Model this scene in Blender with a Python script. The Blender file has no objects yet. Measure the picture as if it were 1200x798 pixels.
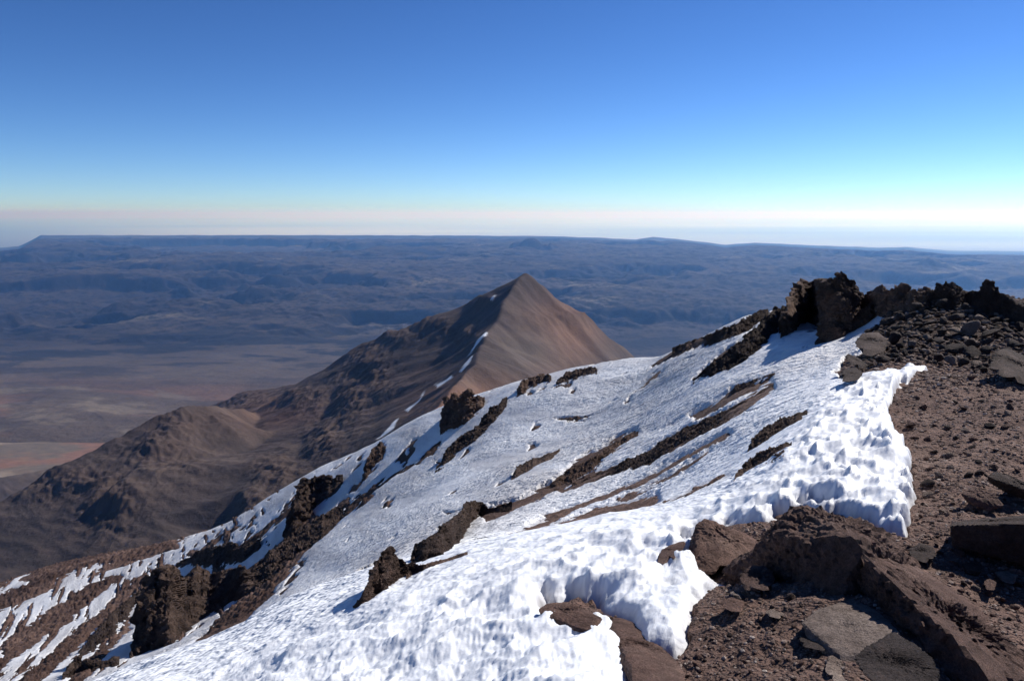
import bpy, bmesh, math, random
import numpy as np
from mathutils import Vector, geometry

random.seed(7)
TABLE = False
rng = np.random.default_rng(11)
R = math.radians
scene = bpy.context.scene
COL = scene.collection

# ------------------------------------------------------------------ camera
F = 900.0                      # focal length in photo pixels (1200 wide)
PITCH = math.atan(149 / F)     # horizon stands at row 250
CP, SP = math.cos(PITCH), math.sin(PITCH)
cam = bpy.data.cameras.new('camera')
cam.sensor_width = 36.0
cam.lens = 36.0 * F / 1200.0
cam.clip_start = 0.05
cam.clip_end = 900000.0
camo = bpy.data.objects.new('camera', cam)
COL.objects.link(camo)
camo.location = (0, 0, 0)
camo.rotation_euler = (math.pi / 2 - PITCH, 0, 0)
scene.camera = camo


def ray(px, py):
    """view slopes (x/y, z/y) of a point of the photograph"""
    a = (np.asarray(px, float) - 600) / F
    b = (399 - np.asarray(py, float)) / F
    dy = CP + b * SP
    return a / dy, (-SP + b * CP) / dy


def pt(px, py, y):
    u, s = ray(px, py)
    return np.stack([u * y, np.asarray(y, float) * np.ones_like(u), s * y], -1)


def proj(x, y, z):
    d = np.maximum(y * CP - z * SP, 1e-3)
    return 600 + F * x / d, 399 - F * (y * SP + z * CP) / d


# ------------------------------------------------------------------ noise
def _h(ix, iy, iz, seed):
    h = (ix.astype(np.int64) * 374761393 + iy.astype(np.int64) * 668265263
         + (iz.astype(np.int64) if not np.isscalar(iz) else iz) * 2147483647 + seed * 974634777)
    h = (h & 0xffffffff).astype(np.uint64)
    h = ((h ^ (h >> np.uint64(13))) * np.uint64(1274126177)) & np.uint64(0xffffffff)
    h = ((h ^ (h >> np.uint64(15))) * np.uint64(2246822519)) & np.uint64(0xffffffff)
    return h ^ (h >> np.uint64(16))


def _r(h):
    return h.astype(np.float64) / 4294967295.0


def noise2(x, y, seed=0):
    x0, y0 = np.floor(x), np.floor(y)
    fx, fy = x - x0, y - y0
    sx = fx * fx * fx * (fx * (fx * 6 - 15) + 10)
    sy = fy * fy * fy * (fy * (fy * 6 - 15) + 10)
    out = 0
    for i in (0, 1):
        for j in (0, 1):
            a = _r(_h(x0 + i, y0 + j, 0, seed)) * 6.2831853
            d = np.cos(a) * (fx - i) + np.sin(a) * (fy - j)
            out = out + d * (sx if i else 1 - sx) * (sy if j else 1 - sy)
    return out * 1.4


def noise3(p, seed=0):
    p0 = np.floor(p)
    f = p - p0
    s = f * f * f * (f * (f * 6 - 15) + 10)
    out = 0
    for i in (0, 1):
        for j in (0, 1):
            for k in (0, 1):
                h = _h(p0[..., 0] + i, p0[..., 1] + j, p0[..., 2] + k, seed)
                gx = (h & np.uint64(1023)).astype(float) / 511.5 - 1
                gy = ((h >> np.uint64(10)) & np.uint64(1023)).astype(float) / 511.5 - 1
                gz = ((h >> np.uint64(20)) & np.uint64(1023)).astype(float) / 511.5 - 1
                d = gx * (f[..., 0] - i) + gy * (f[..., 1] - j) + gz * (f[..., 2] - k)
                w = ((s[..., 0] if i else 1 - s[..., 0]) * (s[..., 1] if j else 1 - s[..., 1])
                     * (s[..., 2] if k else 1 - s[..., 2]))
                out = out + d * w
    return out * 1.3


def fbm2(x, y, lam, oct=4, seed=0, ridged=False, gain=.5):
    a, t, out = 1.0, 0.0, 0
    for o in range(oct):
        n = noise2(x / lam + 17.3 * o, y / lam - 9.1 * o, seed + o)
        if ridged:
            n = 1 - 2 * np.abs(n)
        out = out + a * n
        t += a
        a *= gain
        lam /= 2.03
    return out / t


def fbm3(p, lam, oct=4, seed=0, gain=.5):
    a, out = 1.0, 0
    for o in range(oct):
        out = out + a * noise3(p / lam + 13.7 * o, seed + o)
        a *= gain
        lam /= 2.07
    return out


def worley2(x, y, seed=0):
    x0, y0 = np.floor(x), np.floor(y)
    f1 = np.full(x.shape, 9.0)
    f2 = np.full(x.shape, 9.0)
    idr = np.zeros(x.shape)
    for i in (-1, 0, 1):
        for j in (-1, 0, 1):
            h = _h(x0 + i, y0 + j, 0, seed)
            h2 = _h(x0 + i, y0 + j, 7, seed)
            cx, cy = x0 + i + .12 + .76 * _r(h), y0 + j + .12 + .76 * _r(h2)
            d = np.hypot(x - cx, y - cy)
            n = d < f1
            f2 = np.where(n, f1, np.minimum(f2, d))
            idr = np.where(n, _r(_h(x0 + i, y0 + j, 3, seed)), idr)
            f1 = np.where(n, d, f1)
    return f1, f2, idr


def facet3(p, lam, seed=0):
    """blocky rock: every cell of space is one tilted face"""
    q = p / lam
    q0 = np.floor(q)
    best = np.full(q.shape[:-1], 9.0)
    val = np.zeros(q.shape[:-1])
    for i in (-1, 0, 1):
        for j in (-1, 0, 1):
            for k in (-1, 0, 1):
                a, b, c = q0[..., 0] + i, q0[..., 1] + j, q0[..., 2] + k
                r1, r2, r3 = (_r(_h(a, b, c, seed + t)) for t in (0, 31, 67))
                dx, dy, dz = q[..., 0] - a - r1, q[..., 1] - b - r2, q[..., 2] - c - r3
                d = dx * dx + dy * dy + dz * dz
                r4, r5, r6 = (r1 * 7.31) % 1 * 2 - 1, (r2 * 5.77) % 1 * 2 - 1, (r3 * 9.13) % 1 * 2 - 1
                v = (r1 * 3.7 + r2) % 1 - .5 + .8 * (r4 * dx + r5 * dy + r6 * dz)
                n = d < best
                val = np.where(n, v, val)
                best = np.where(n, d, best)
    return val


def sstep(a, b, x):
    t = np.clip((x - a) / (b - a), 0, 1)
    return t * t * (3 - 2 * t)


def sd_poly(X, Y, poly):
    """signed distance, positive inside"""
    P = np.asarray(poly, float)
    best = np.full(X.shape, 1e18)
    ins = np.zeros(X.shape, bool)
    n = len(P)
    for i in range(n):
        ax, ay = P[i]
        bx, by = P[(i + 1) % n]
        ex, ey = bx - ax, by - ay
        t = np.clip(((X - ax) * ex + (Y - ay) * ey) / (ex * ex + ey * ey + 1e-12), 0, 1)
        best = np.minimum(best, (X - ax - t * ex) ** 2 + (Y - ay - t * ey) ** 2)
        c = (ay > Y) != (by > Y)
        ins ^= c & (X < (bx - ax) * (Y - ay) / ((by - ay) if by != ay else 1e-9) + ax)
    d = np.sqrt(best)
    return np.where(ins, d, -d)


# ------------------------------------------------------------------ mesh helpers
def mesh_np(name, V, Fc, smooth=True):
    V = np.ascontiguousarray(V, np.float32).reshape(-1, 3)
    Fc = np.ascontiguousarray(Fc, np.int32)
    k = Fc.shape[1]
    me = bpy.data.meshes.new(name)
    me.vertices.add(len(V))
    me.vertices.foreach_set('co', V.ravel())
    me.loops.add(Fc.size)
    me.loops.foreach_set('vertex_index', Fc.ravel())
    me.polygons.add(len(Fc))
    me.polygons.foreach_set('loop_start', np.arange(len(Fc), dtype=np.int32) * k)
    me.polygons.foreach_set('loop_total', np.full(len(Fc), k, np.int32))
    me.polygons.foreach_set('use_smooth', np.full(len(Fc), smooth, bool))
    me.update(calc_edges=True)
    return me


def grid_faces(nr, nc):
    i = np.arange(nr - 1)[:, None] * nc + np.arange(nc - 1)[None, :]
    return np.stack([i, i + 1, i + nc + 1, i + nc], -1).reshape(-1, 4)


def link(name, me, mat, loc=(0, 0, 0)):
    o = bpy.data.objects.new(name, me)
    COL.objects.link(o)
    o.location = loc
    if mat and not me.materials:
        me.materials.append(mat)
    return o


def tag(o, label=None, cat=None, group=None, kind=None):
    if label: o['label'] = label
    if cat: o['category'] = cat
    if group: o['group'] = group
    if kind: o['kind'] = kind
    return o


def vcol(me, name, C):
    a = me.color_attributes.new(name, 'FLOAT_COLOR', 'POINT')
    C4 = np.ones((len(C), 4), np.float32)
    C4[:, :3] = C
    a.data.foreach_set('color', C4.ravel())


# ------------------------------------------------------------------ materials
def mat_new(name, rough=.9):
    m = bpy.data.materials.new(name)
    m.use_nodes = True
    nt = m.node_tree
    b = nt.nodes['Principled BSDF']
    b.inputs['Roughness'].default_value = rough
    b.inputs['Specular IOR Level'].default_value = .25
    return m, nt, b


def nnoise(nt, scale, detail=6, rough=.6, vec=None, ntype='FBM'):
    n = nt.nodes.new('ShaderNodeTexNoise')
    n.inputs['Scale'].default_value = scale
    n.inputs['Detail'].default_value = detail
    n.inputs['Roughness'].default_value = rough
    if vec is not None:
        nt.links.new(vec, n.inputs['Vector'])
    return n


def ramp(nt, src, stops):
    r = nt.nodes.new('ShaderNodeValToRGB')
    while len(r.color_ramp.elements) < len(stops):
        r.color_ramp.elements.new(.5)
    for e, (p, c) in zip(r.color_ramp.elements, stops):
        e.position = p
        e.color = (*c, 1) if len(c) == 3 else c
    nt.links.new(src, r.inputs[0])
    return r


def mixc(nt, mode, fac, a, b):
    m = nt.nodes.new('ShaderNodeMix')
    m.data_type = 'RGBA'
    m.blend_type = mode
    for s, v in ((m.inputs[0], fac), (m.inputs[6], a), (m.inputs[7], b)):
        if hasattr(v, 'is_output'):
            nt.links.new(v, s)
        else:
            s.default_value = v if isinstance(v, (int, float)) else (*v, 1)
    return m.outputs[2]


def bumps(nt, b, layers):
    """layers: (height socket, strength, distance)"""
    prev = None
    for h, st, dist in layers:
        n = nt.nodes.new('ShaderNodeBump')
        n.inputs['Strength'].default_value = st
        n.inputs['Distance'].default_value = dist
        nt.links.new(h, n.inputs['Height'])
        if prev:
            nt.links.new(prev, n.inputs['Normal'])
        prev = n.outputs['Normal']
    nt.links.new(prev, b.inputs['Normal'])


def rock_mat(name, dark, mid, light, size=1.0, bump=.6):
    """size = metres of the largest colour patches"""
    m, nt, b = mat_new(name, .92)
    tc = nt.nodes.new('ShaderNodeTexCoord').outputs['Object']
    oi = nt.nodes.new('ShaderNodeObjectInfo')
    add = nt.nodes.new('ShaderNodeVectorMath')
    add.operation = 'MULTIPLY_ADD'
    nt.links.new(oi.outputs['Random'], add.inputs[0])
    add.inputs[1].default_value = (37 * size, 91 * size, 53 * size)
    nt.links.new(tc, add.inputs[2])
    v = add.outputs[0]
    n1 = nnoise(nt, 1 / size, 5, .62, v)
    n2 = nnoise(nt, 9 / size, 6, .7, v)
    n3 = nnoise(nt, 45 / size, 5, .7, v)
    r1 = ramp(nt, n1.outputs['Fac'], [(.3, dark), (.5, mid), (.72, light)])
    r2 = ramp(nt, n2.outputs['Fac'], [(.3, (.55, .52, .5)), (.55, (1, 1, 1)), (.75, (1.4, 1.3, 1.22))])
    c = mixc(nt, 'MULTIPLY', 1.0, r1.outputs[0], r2.outputs[0])
    r4 = ramp(nt, n3.outputs['Fac'], [(.35, (.7, .68, .67)), (.5, (1, 1, 1)), (.68, (1.35, 1.33, 1.3))])
    c = mixc(nt, 'MULTIPLY', 1.0, c, r4.outputs[0])
    # per-stone brightness
    rr = ramp(nt, oi.outputs['Random'], [(0, (.75, .75, .78)), (1, (1.25, 1.2, 1.15))])
    c = mixc(nt, 'MULTIPLY', 1.0, c, rr.outputs[0])
    nt.links.new(c, b.inputs['Base Color'])
    bumps(nt, b, [(n2.outputs['Fac'], min(1, bump * 1.5), .2 * size), (n3.outputs['Fac'], min(1, bump * 1.5), .06 * size)])
    return m


M = {}
M['rock_dark'] = rock_mat('dark_rock', (.048, .034, .03), (.085, .062, .054), (.17, .13, .115), .5)
M['rock_brown'] = rock_mat('brown_rock', (.12, .072, .058), (.195, .122, .1), (.29, .2, .165), .5)
M['rock_grey'] = rock_mat('grey_slab_rock', (.2, .155, .132), (.31, .245, .21), (.4, .33, .29), .5)
M['rock_crag'] = rock_mat('crag_rock', (.075, .048, .04), (.15, .096, .074), (.3, .205, .155), 4, .8)
M['rock_crag_dark'] = rock_mat('dark_crag_rock', (.045, .031, .027), (.085, .057, .047), (.17, .118, .095), 4, .8)
M['rock_tan'] = rock_mat('tan_crag_rock', (.16, .1, .075), (.3, .2, .155), (.46, .35, .28), 3, .8)

# snow
m, nt, b = mat_new('snow', .55)
geo = nt.nodes.new('ShaderNodeNewGeometry').outputs['Position']
n1 = nnoise(nt, .08, 5, .6, geo)
r1 = ramp(nt, n1.outputs['Fac'], [(.3, (.80, .82, .86)), (.7, (.9, .91, .93))])
at = nt.nodes.new('ShaderNodeAttribute'); at.attribute_name = 'dirt'
c = mixc(nt, 'MIX', at.outputs['Fac'], r1.outputs[0], (.25, .21, .20))
nt.links.new(c, b.inputs['Base Color'])
na = nnoise(nt, 1.6, 4, .65, geo)      # 0.6 m hollows
nb = nnoise(nt, 9, 4, .6, geo)         # fine grain
mp = nt.nodes.new('ShaderNodeVectorMath'); mp.operation = 'LENGTH'
nt.links.new(geo, mp.inputs[0])
cr = nt.nodes.new('ShaderNodeAttribute'); cr.attribute_name = 'crust'
hm_ = nt.nodes.new('ShaderNodeMath'); hm_.operation = 'MULTIPLY'
nt.links.new(na.outputs['Fac'], hm_.inputs[0]); nt.links.new(cr.outputs['Fac'], hm_.inputs[1])
bumps(nt, b, [(hm_.outputs[0], 1.0, .4), (nb.outputs['Fac'], .35, .02)])
b.inputs['Specular IOR Level'].default_value = .3
M['snow'] = m

# dirt of the near ridge and of the melted strips
m, nt, b = mat_new('scree_ground', .95)
geo = nt.nodes.new('ShaderNodeNewGeometry').outputs['Position']
n1 = nnoise(nt, .35, 6, .65, geo)
n2 = nnoise(nt, 6, 6, .75, geo)
n3 = nnoise(nt, 38, 4, .7, geo)
vo = nt.nodes.new('ShaderNodeTexVoronoi'); vo.inputs['Scale'].default_value = 22
nt.links.new(geo, vo.inputs['Vector'])
r1 = ramp(nt, n1.outputs['Fac'], [(.3, (.13, .08, .064)), (.5, (.19, .12, .097)), (.7, (.25, .17, .138))])
r2 = ramp(nt, n2.outputs['Fac'], [(.3, (.6, .58, .56)), (.55, (1, 1, 1)), (.75, (1.35, 1.3, 1.25))])
r3 = ramp(nt, vo.outputs['Color'], [(.0, (.75, .74, .73)), (1, (1.25, 1.22, 1.2))])
c = mixc(nt, 'MULTIPLY', 1.0, r1.outputs[0], r2.outputs[0])
c = mixc(nt, 'MULTIPLY', 1.0, c, r3.outputs[0])
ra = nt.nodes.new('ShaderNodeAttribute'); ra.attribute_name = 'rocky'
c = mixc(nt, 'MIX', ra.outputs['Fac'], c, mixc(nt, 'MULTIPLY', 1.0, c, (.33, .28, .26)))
nt.links.new(c, b.inputs['Base Color'])
n0 = nnoise(nt, .3, 8, .75, geo)
bumps(nt, b, [(n0.outputs['Fac'], .8, 2.2 * .5), (n1.outputs['Fac'], .5, .5), (n2.outputs['Fac'], .8, .07), (vo.outputs['Distance'], .6, -.02), (n3.outputs['Fac'], .6, .012)])
M['ground'] = m


m, nt, b = mat_new('gravel', .95)
geo_ = nt.nodes.new('ShaderNodeNewGeometry')
n2 = nnoise(nt, 30, 5, .7, geo_.outputs['Position'])
r1 = ramp(nt, geo_.outputs['Random Per Island'], [(0, (.11, .073, .06)), (.6, (.2, .14, .115)), (.9, (.3, .23, .195)), (1, (.4, .34, .3))])
r2 = ramp(nt, n2.outputs['Fac'], [(.3, (.7, .7, .7)), (.7, (1.3, 1.3, 1.3))])
nt.links.new(mixc(nt, 'MULTIPLY', 1.0, r1.outputs[0], r2.outputs[0]), b.inputs['Base Color'])
bumps(nt, b, [(n2.outputs['Fac'], .8, .02)])
M['gravel'] = m


def land_mat(name, lam, bump, dist):
    m, nt, b = mat_new(name, .95)
    at = nt.nodes.new('ShaderNodeAttribute'); at.attribute_name = 'albedo'
    geo = nt.nodes.new('ShaderNodeNewGeometry').outputs['Position']
    n = nnoise(nt, 1 / lam, 8, .7, geo)
    n2 = nnoise(nt, 8 / lam, 6, .7, geo)
    r = ramp(nt, n.outputs['Fac'], [(.3, (.72, .72, .74)), (.55, (1, 1, 1)), (.75, (1.3, 1.26, 1.2))])
    c = mixc(nt, 'MULTIPLY', 1.0, at.outputs['Color'], r.outputs[0])
    nt.links.new(c, b.inputs['Base Color'])
    bumps(nt, b, [(n.outputs['Fac'], bump, dist), (n2.outputs['Fac'], bump, dist * .12)])
    b.inputs['Specular IOR Level'].default_value = .1
    return m


M['mountain'] = land_mat('mountain_scree', 60, .5, 9)
M['plateau'] = land_mat('plateau_land', 900, .5, 90)

# ------------------------------------------------------------------ near terrain
US = 2.6    # weight of the sideways coordinate in the fit


def tps_fit(P, s, lam=1e-4):
    n = len(P)
    d = np.linalg.norm(P[:, None] - P[None], axis=-1)
    K = np.where(d > 0, d * d * np.log(d + 1e-12), 0) + lam * np.eye(n)
    A = np.zeros((n + 3, n + 3))
    A[:n, :n] = K
    A[:n, n:] = np.c_[np.ones(n), P]
    A[n:, :n] = A[:n, n:].T
    return np.linalg.solve(A, np.r_[s, 0, 0, 0])


def tps_eval(P, w, Q):
    out = w[len(P)] + Q[..., 0] * w[len(P) + 1] + Q[..., 1] * w[len(P) + 2]
    for i, p in enumerate(P):
        d2 = (Q[..., 0] - p[0]) ** 2 + (Q[..., 1] - p[1]) ** 2
        out = out + w[i] * .5 * d2 * np.log(d2 + 1e-12)
    return out


NEAR = [  # column, row, distance of points of the near surface
    (1000, 798, 2.6), (1150, 798, 2.9), (1190, 640, 4.7), (1090, 690, 3.9), (1150, 540, 7.3), (1150, 470, 12),
    (1110, 436, 18), (1190, 430, 17), (1110, 388, 23), (1190, 378, 24), (1110, 344, 29), (1190, 352, 29), (1060, 352, 32),
    (1300, 366, 29), (1300, 440, 17), (1350, 640, 5.0), (1350, 798, 3.0), (1500, 500, 9), (1500, 380, 24),
    (820, 798, 2.75), (800, 700, 4.1), (850, 640, 5.3), (940, 640, 4.7), (900, 700, 3.75), (1000, 640, 4.6),
    (1070, 560, 6.9), (1050, 620, 5.2), (1045, 480, 12), (1085, 433, 17.5), (980, 560, 6.9), (960, 500, 10), (1000, 450, 16),
    (700, 798, 2.95), (700, 700, 4.3), (700, 630, 6.4), (700, 612, 11),
    (500, 798, 3.4), (500, 705, 5.0), (500, 668, 7.0), (500, 652, 15),
    (300, 798, 4.6), (300, 750, 6.6), (300, 733, 18), (150, 830, 5.2), (150, 800, 8), (150, 786, 35),
    (0, 900, 5), (0, 860, 8), (0, 840, 28),
    (850, 575, 8.6), (850, 550, 12.5), (900, 500, 15.5), (900, 460, 22), (930, 420, 30), (1000, 405, 28), (1040, 380, 36),
    (960, 390, 42), (920, 368, 55), (880, 378, 62), (820, 398, 78), (740, 423, 100), (740, 450, 72), (740, 500, 43), (740, 560, 24), (740, 596, 15),
    (620, 446, 135), (620, 500, 76), (620, 560, 40), (620, 610, 22),
    (520, 482, 165), (520, 520, 108), (520, 580, 58), (520, 630, 28),
    (380, 547, 215), (380, 600, 130), (380, 650, 76), (380, 690, 42),
    (200, 640, 300), (200, 700, 160), (200, 755, 75), (0, 690, 330), (0, 750, 165), (0, 798, 95), (80, 665, 330), (100, 730, 160),
    (-200, 770, 330), (-200, 900, 80),
]
PT, SV = [], []
for a, r_, y in NEAR:
    u, s = ray(a, r_)
    PT.append((u * US, math.log(y))); SV.append(s)
for px, py, y in [(1110, 344, 29), (1190, 352, 29), (1300, 366, 29), (1060, 352, 32), (920, 368, 55), (820, 398, 78), (740, 423, 100),
                  (620, 446, 135), (520, 482, 165), (380, 547, 215), (200, 640, 300), (0, 690, 330), (-200, 770, 330), (1500, 380, 24)]:
    u, s = ray(px, py)
    PT.append((u * US, math.log(y * 1.45))); SV.append(s - .10)
    PT.append((u * US, math.log(y * 2.3))); SV.append(s - .26)
for u in (-1.2, -.5, 0, .5, 1.2):          # under and around the camera
    for y in (.5, 1.2):
        PT.append((u * US, math.log(y))); SV.append((-1.66 + .12 * u * y - .05 * y + (.35 * u * y if u < 0 else 0)) / y)
PT = np.array(PT); SV = np.array(SV)
W = tps_fit(PT, SV, 2e-4)

NU, NV = 1150, 1000
ug = np.linspace(-1.0, 1.0, NU)
vg = np.linspace(math.log(.9), math.log(620), NV)
UU, VV = np.meshgrid(ug, vg)
SB = tps_eval(PT, W, np.stack([UU * US, VV], -1))
YY = np.exp(VV); XX = UU * YY
ZB = SB * YY


def base_s(u, v):
    """bilinear look-up of the fitted slope"""
    a = np.clip((u - ug[0]) / (ug[1] - ug[0]), 0, NU - 1.001)
    b = np.clip((v - vg[0]) / (vg[1] - vg[0]), 0, NV - 1.001)
    i, j = a.astype(int), b.astype(int)
    fa, fb = a - i, b - j
    return (SB[j, i] * (1 - fa) * (1 - fb) + SB[j, i + 1] * fa * (1 - fb) + SB[j + 1, i] * (1 - fa) * fb + SB[j + 1, i + 1] * fa * fb)


CM = np.maximum.accumulate(SB, axis=0)


def hit(px, py, dmin=0):
    """distance at which the sight line meets the near surface (crest distance when it passes above)"""
    px = np.atleast_1d(np.asarray(px, float)); py = np.atleast_1d(np.asarray(py, float))
    u, s = ray(px, py)
    out = np.zeros(len(px))
    k0 = int(np.searchsorted(YY[:, 0], dmin))
    for n in range(len(px)):
        i = int(np.clip(round((u[n] - ug[0]) / (ug[1] - ug[0])), 0, NU - 1))
        c = CM[:, i] if k0 == 0 else np.maximum.accumulate(TOP[k0:, i] / YY[k0:, 0])
        k = k0 + np.searchsorted(c, s[n])
        if k >= NV or s[n] > c[-1]:
            k = int(np.argmax(SB[:, i]))
        out[n] = YY[k, 0]
    return out


def ground_z(x, y):
    return base_s(x / y, np.log(y)) * y


PX, PY = proj(XX, YY, ZB)
PXM = YY * CP - ZB * SP
PXM = PXM / F                       # metres per photo pixel

# outline of everything covered by snow, drawn on the surface
SNOW = [(-900, 1500), (-900, 700), (-200, 690), (0, 690), (100, 655), (200, 640), (380, 542), (520, 470), (620, 430), (740, 405), (880, 350), (925, 340), (1000, 340),
        (1042, 366), (1035, 378), (1022, 392), (1012, 402), (1003, 415), (990, 424), (985, 440), (1000, 446), (1020, 438), (1045, 430), (1065, 424), (1082, 423), (1091, 432),
        (1075, 441), (1060, 450), (1050, 462), (1058, 468), (1040, 478), (1045, 492), (1060, 512), (1064, 530), (1071, 545), (1068, 560), (1075, 578), (1066, 596), (1070, 612), (1062, 636),
        (1040, 632), (1010, 612), (980, 600), (940, 598), (900, 612), (860, 622), (800, 628), (805, 645), (838, 655), (828, 672), (842, 684), (820, 702), (812, 740), (796, 768), (745, 778),
        (722, 735), (700, 726), (660, 728), (636, 712), (640, 706), (700, 712), (730, 735), (742, 760), (748, 810), (760, 900), (700, 1500)]
# bare strips (rows of rock and scree showing through)
STRIPS = [
    ([(592, 634), (640, 606), (700, 584), (760, 556), (815, 524), (850, 508), (858, 512), (800, 542), (740, 574), (690, 596), (640, 618)], .9),
    ([(604, 646), (660, 614), (720, 590), (790, 552), (850, 520), (800, 555), (720, 600), (650, 632)], .9),
    ([(678, 617), (720, 598), (770, 580), (772, 586), (740, 604), (700, 620)], 1),
    ([(640, 574), (690, 556), (740, 540), (800, 502), (850, 480), (905, 448), (908, 454), (860, 488), (815, 514), (760, 545), (700, 562), (660, 578)], 1),
    ([(560, 602), (600, 588), (645, 568), (690, 532), (748, 504), (744, 512), (700, 546), (650, 576), (600, 600), (570, 612)], 1),
    ([(745, 438), (790, 408), (820, 396), (850, 388), (872, 378), (890, 364), (902, 366), (880, 384), (850, 398), (815, 410), (780, 424)], 1),
    ([(812, 448), (835, 426), (870, 402), (900, 372), (922, 358), (925, 374), (895, 408), (865, 432), (830, 446)], 1),
    ([(745, 458), (765, 440), (780, 432), (770, 446)], 1), ([(760, 510), (800, 488), (815, 482), (790, 498)], .8),
    ([(476, 550), (505, 524), (520, 512), (512, 528), (490, 546)], 1), ([(424, 560), (436, 530), (450, 520), (448, 536), (434, 552)], 1),
    ([(396, 612), (404, 590), (420, 578), (440, 566), (470, 548), (450, 566), (420, 592)], 1), ([(430, 572), (470, 548), (500, 534), (470, 556)], .8),
    ([(400, 600), (360, 600), (330, 628), (288, 668), (290, 690), (250, 725), (210, 770), (170, 800), (150, 830), (210, 830), (250, 770), (300, 722), (340, 680), (360, 650), (390, 622)], .4),
    ([(345, 640), (380, 612), (420, 590), (400, 612), (370, 645), (310, 706), (250, 768), (200, 815), (240, 760), (300, 698)], .35),
    ([(-40, 700), (0, 672), (60, 650), (110, 640), (200, 630), (212, 642), (176, 652), (140, 664), (100, 674), (60, 690), (0, 716), (-40, 740)], 1),
    ([(0, 750), (40, 722), (90, 690), (130, 668), (150, 672), (110, 705), (60, 745), (0, 790)], .4),
    ([(0, 812), (50, 770), (100, 725), (150, 680), (172, 664), (176, 676), (140, 716), (95, 760), (40, 810), (0, 840)], .4),
    ([(60, 810), (110, 765), (150, 722), (164, 716), (150, 742), (110, 790), (90, 812)], .4),
    ([(215, 648), (250, 628), (300, 600), (305, 606), (262, 634), (228, 660)], .35), ([(255, 650), (300, 622), (350, 580), (352, 592), (310, 632), (262, 662)], .4),
    ([(800, 486), (850, 462), (905, 442), (906, 450), (860, 472), (815, 494)], .6), ([(690, 620), (760, 592), (850, 555), (852, 559), (770, 600), (700, 625)], .45),
    ([(240, 700), (275, 690), (330, 655), (330, 662), (280, 700), (245, 715)], .9), ([(870, 405), (905, 385), (912, 392), (880, 412)], .7),
]
# sunlit brown crest at far left keeps a few snow tongues
TONGUE = [[(0, 692), (14, 680), (44, 664), (46, 668), (20, 682), (34, 680), (30, 686), (0, 694)], [(64, 682), (90, 668), (130, 656), (126, 662), (96, 676), (86, 684), (68, 690)],
          [(-60, 720), (0, 690), (4, 694), (-40, 722)]]
BANK = [(-400, 1500), (-100, 900), (180, 806), (300, 742), (400, 706), (500, 664), (600, 634), (700, 614), (790, 594), (850, 572), (885, 550), (912, 520), (935, 490), (965, 468), (985, 446),
        (1010, 436), (1095, 418), (1120, 500), (1120, 700), (850, 700), (850, 1500)]

jx = fbm2(XX / PXM / 60, YY / PXM / 60, 1.0, 2, 5) * 0
wob = fbm2(UU * 42, VV * 42, 1.0, 5, 21, gain=.6)      # ragged edges, in proportion to distance
wob2 = fbm2(UU * 42 + 50, VV * 42, 1.0, 5, 22, gain=.6)
near_edge = YY < 25
PXw = PX + np.where(near_edge, 5, 9) * wob
PYw = PY + np.where(near_edge, 4, 6) * wob2
snow_sd = sd_poly(PXw, PYw, SNOW)
e1, _, _ = worley2(XX / .22 / np.maximum(1, YY / 8), YY / .3 / np.maximum(1, YY / 8), 58)
snow_sd = snow_sd + np.clip(14 * (e1 - .42), -6, 6) * (YY < 25)
for poly, k in STRIPS:
    Pp = np.array(poly, float)
    sel = ((PX > Pp[:, 0].min() - 40) & (PX < Pp[:, 0].max() + 40) & (PY > Pp[:, 1].min() - 40) & (PY < Pp[:, 1].max() + 40) & (YY > 9))
    if not sel.any():
        continue
    d = sd_poly(PXw[sel], PYw[sel], poly)
    brk = fbm2(XX[sel] / np.sqrt(YY[sel]), YY[sel] / np.sqrt(YY[sel]), .5, 4, 63, gain=.65)
    d = d - (1 - k) * 5 - 5.0 * np.clip(brk, -1, .7) * (1.2 if k < 1 else .6)
    snow_sd[sel] = np.minimum(snow_sd[sel], -d)
for poly in TONGUE:
    Pp = np.array(poly, float)
    sel = ((PX > Pp[:, 0].min() - 20) & (PX < Pp[:, 0].max() + 20) & (PY > Pp[:, 1].min() - 20) & (PY < Pp[:, 1].max() + 20) & (YY > 100))
    snow_sd[sel] = np.maximum(snow_sd[sel], sd_poly(PXw[sel] - 0, PYw[sel], poly))
# thin ribs of rock running down the fall line
fa, fc = -XX * .38 + YY * .92, XX * .92 + YY * .38
sc_ = np.sqrt(YY / 30)
rb = fbm2(fa / sc_ * .085, fc / sc_, .95, 5, 95, gain=.6)
rbm = fbm2(XX / sc_, YY / sc_, 9, 2, 96)
rthr = .40 - .22 * rbm - .27 * sstep(520, 120, PX) * sstep(40, 90, YY)
sel = (YY > 13) & (rb > rthr)
snow_sd[sel] = np.minimum(snow_sd[sel], -(rb[sel] - rthr[sel]) * 32)
# small dark stones peeping through the snow of the slope
spk = fbm2(XX / np.sqrt(YY) * 1.2, YY / np.sqrt(YY) * .7, .55, 3, 91)
sel = (YY > 14) & (spk > .35)
snow_sd[sel] = np.minimum(snow_sd[sel], -(spk[sel] - .35) * 26)
back = VV > np.log(YY[np.argmax(SB, axis=0), 0])[None, :] + .02
m_s = snow_sd * PXM                                     # metres
bank = sd_poly(PX + 8 * wob, PY, BANK) * PXM
bankw = sstep(-.15, .5, bank) * sstep(45, 24, YY)

rocky = np.clip(np.maximum(sstep(18, 40, YY) * np.clip(.75 + 1.2 * fbm2(XX, YY, 25, 4, 97), 0, 1), sstep(-4, 10, sd_poly(PXw, PYw, [(1000, 440), (1010, 395), (1060, 340), (1250, 330), (1250, 450), (1160, 445), (1100, 420), (1050, 425)]))), 0, 1)

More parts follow.
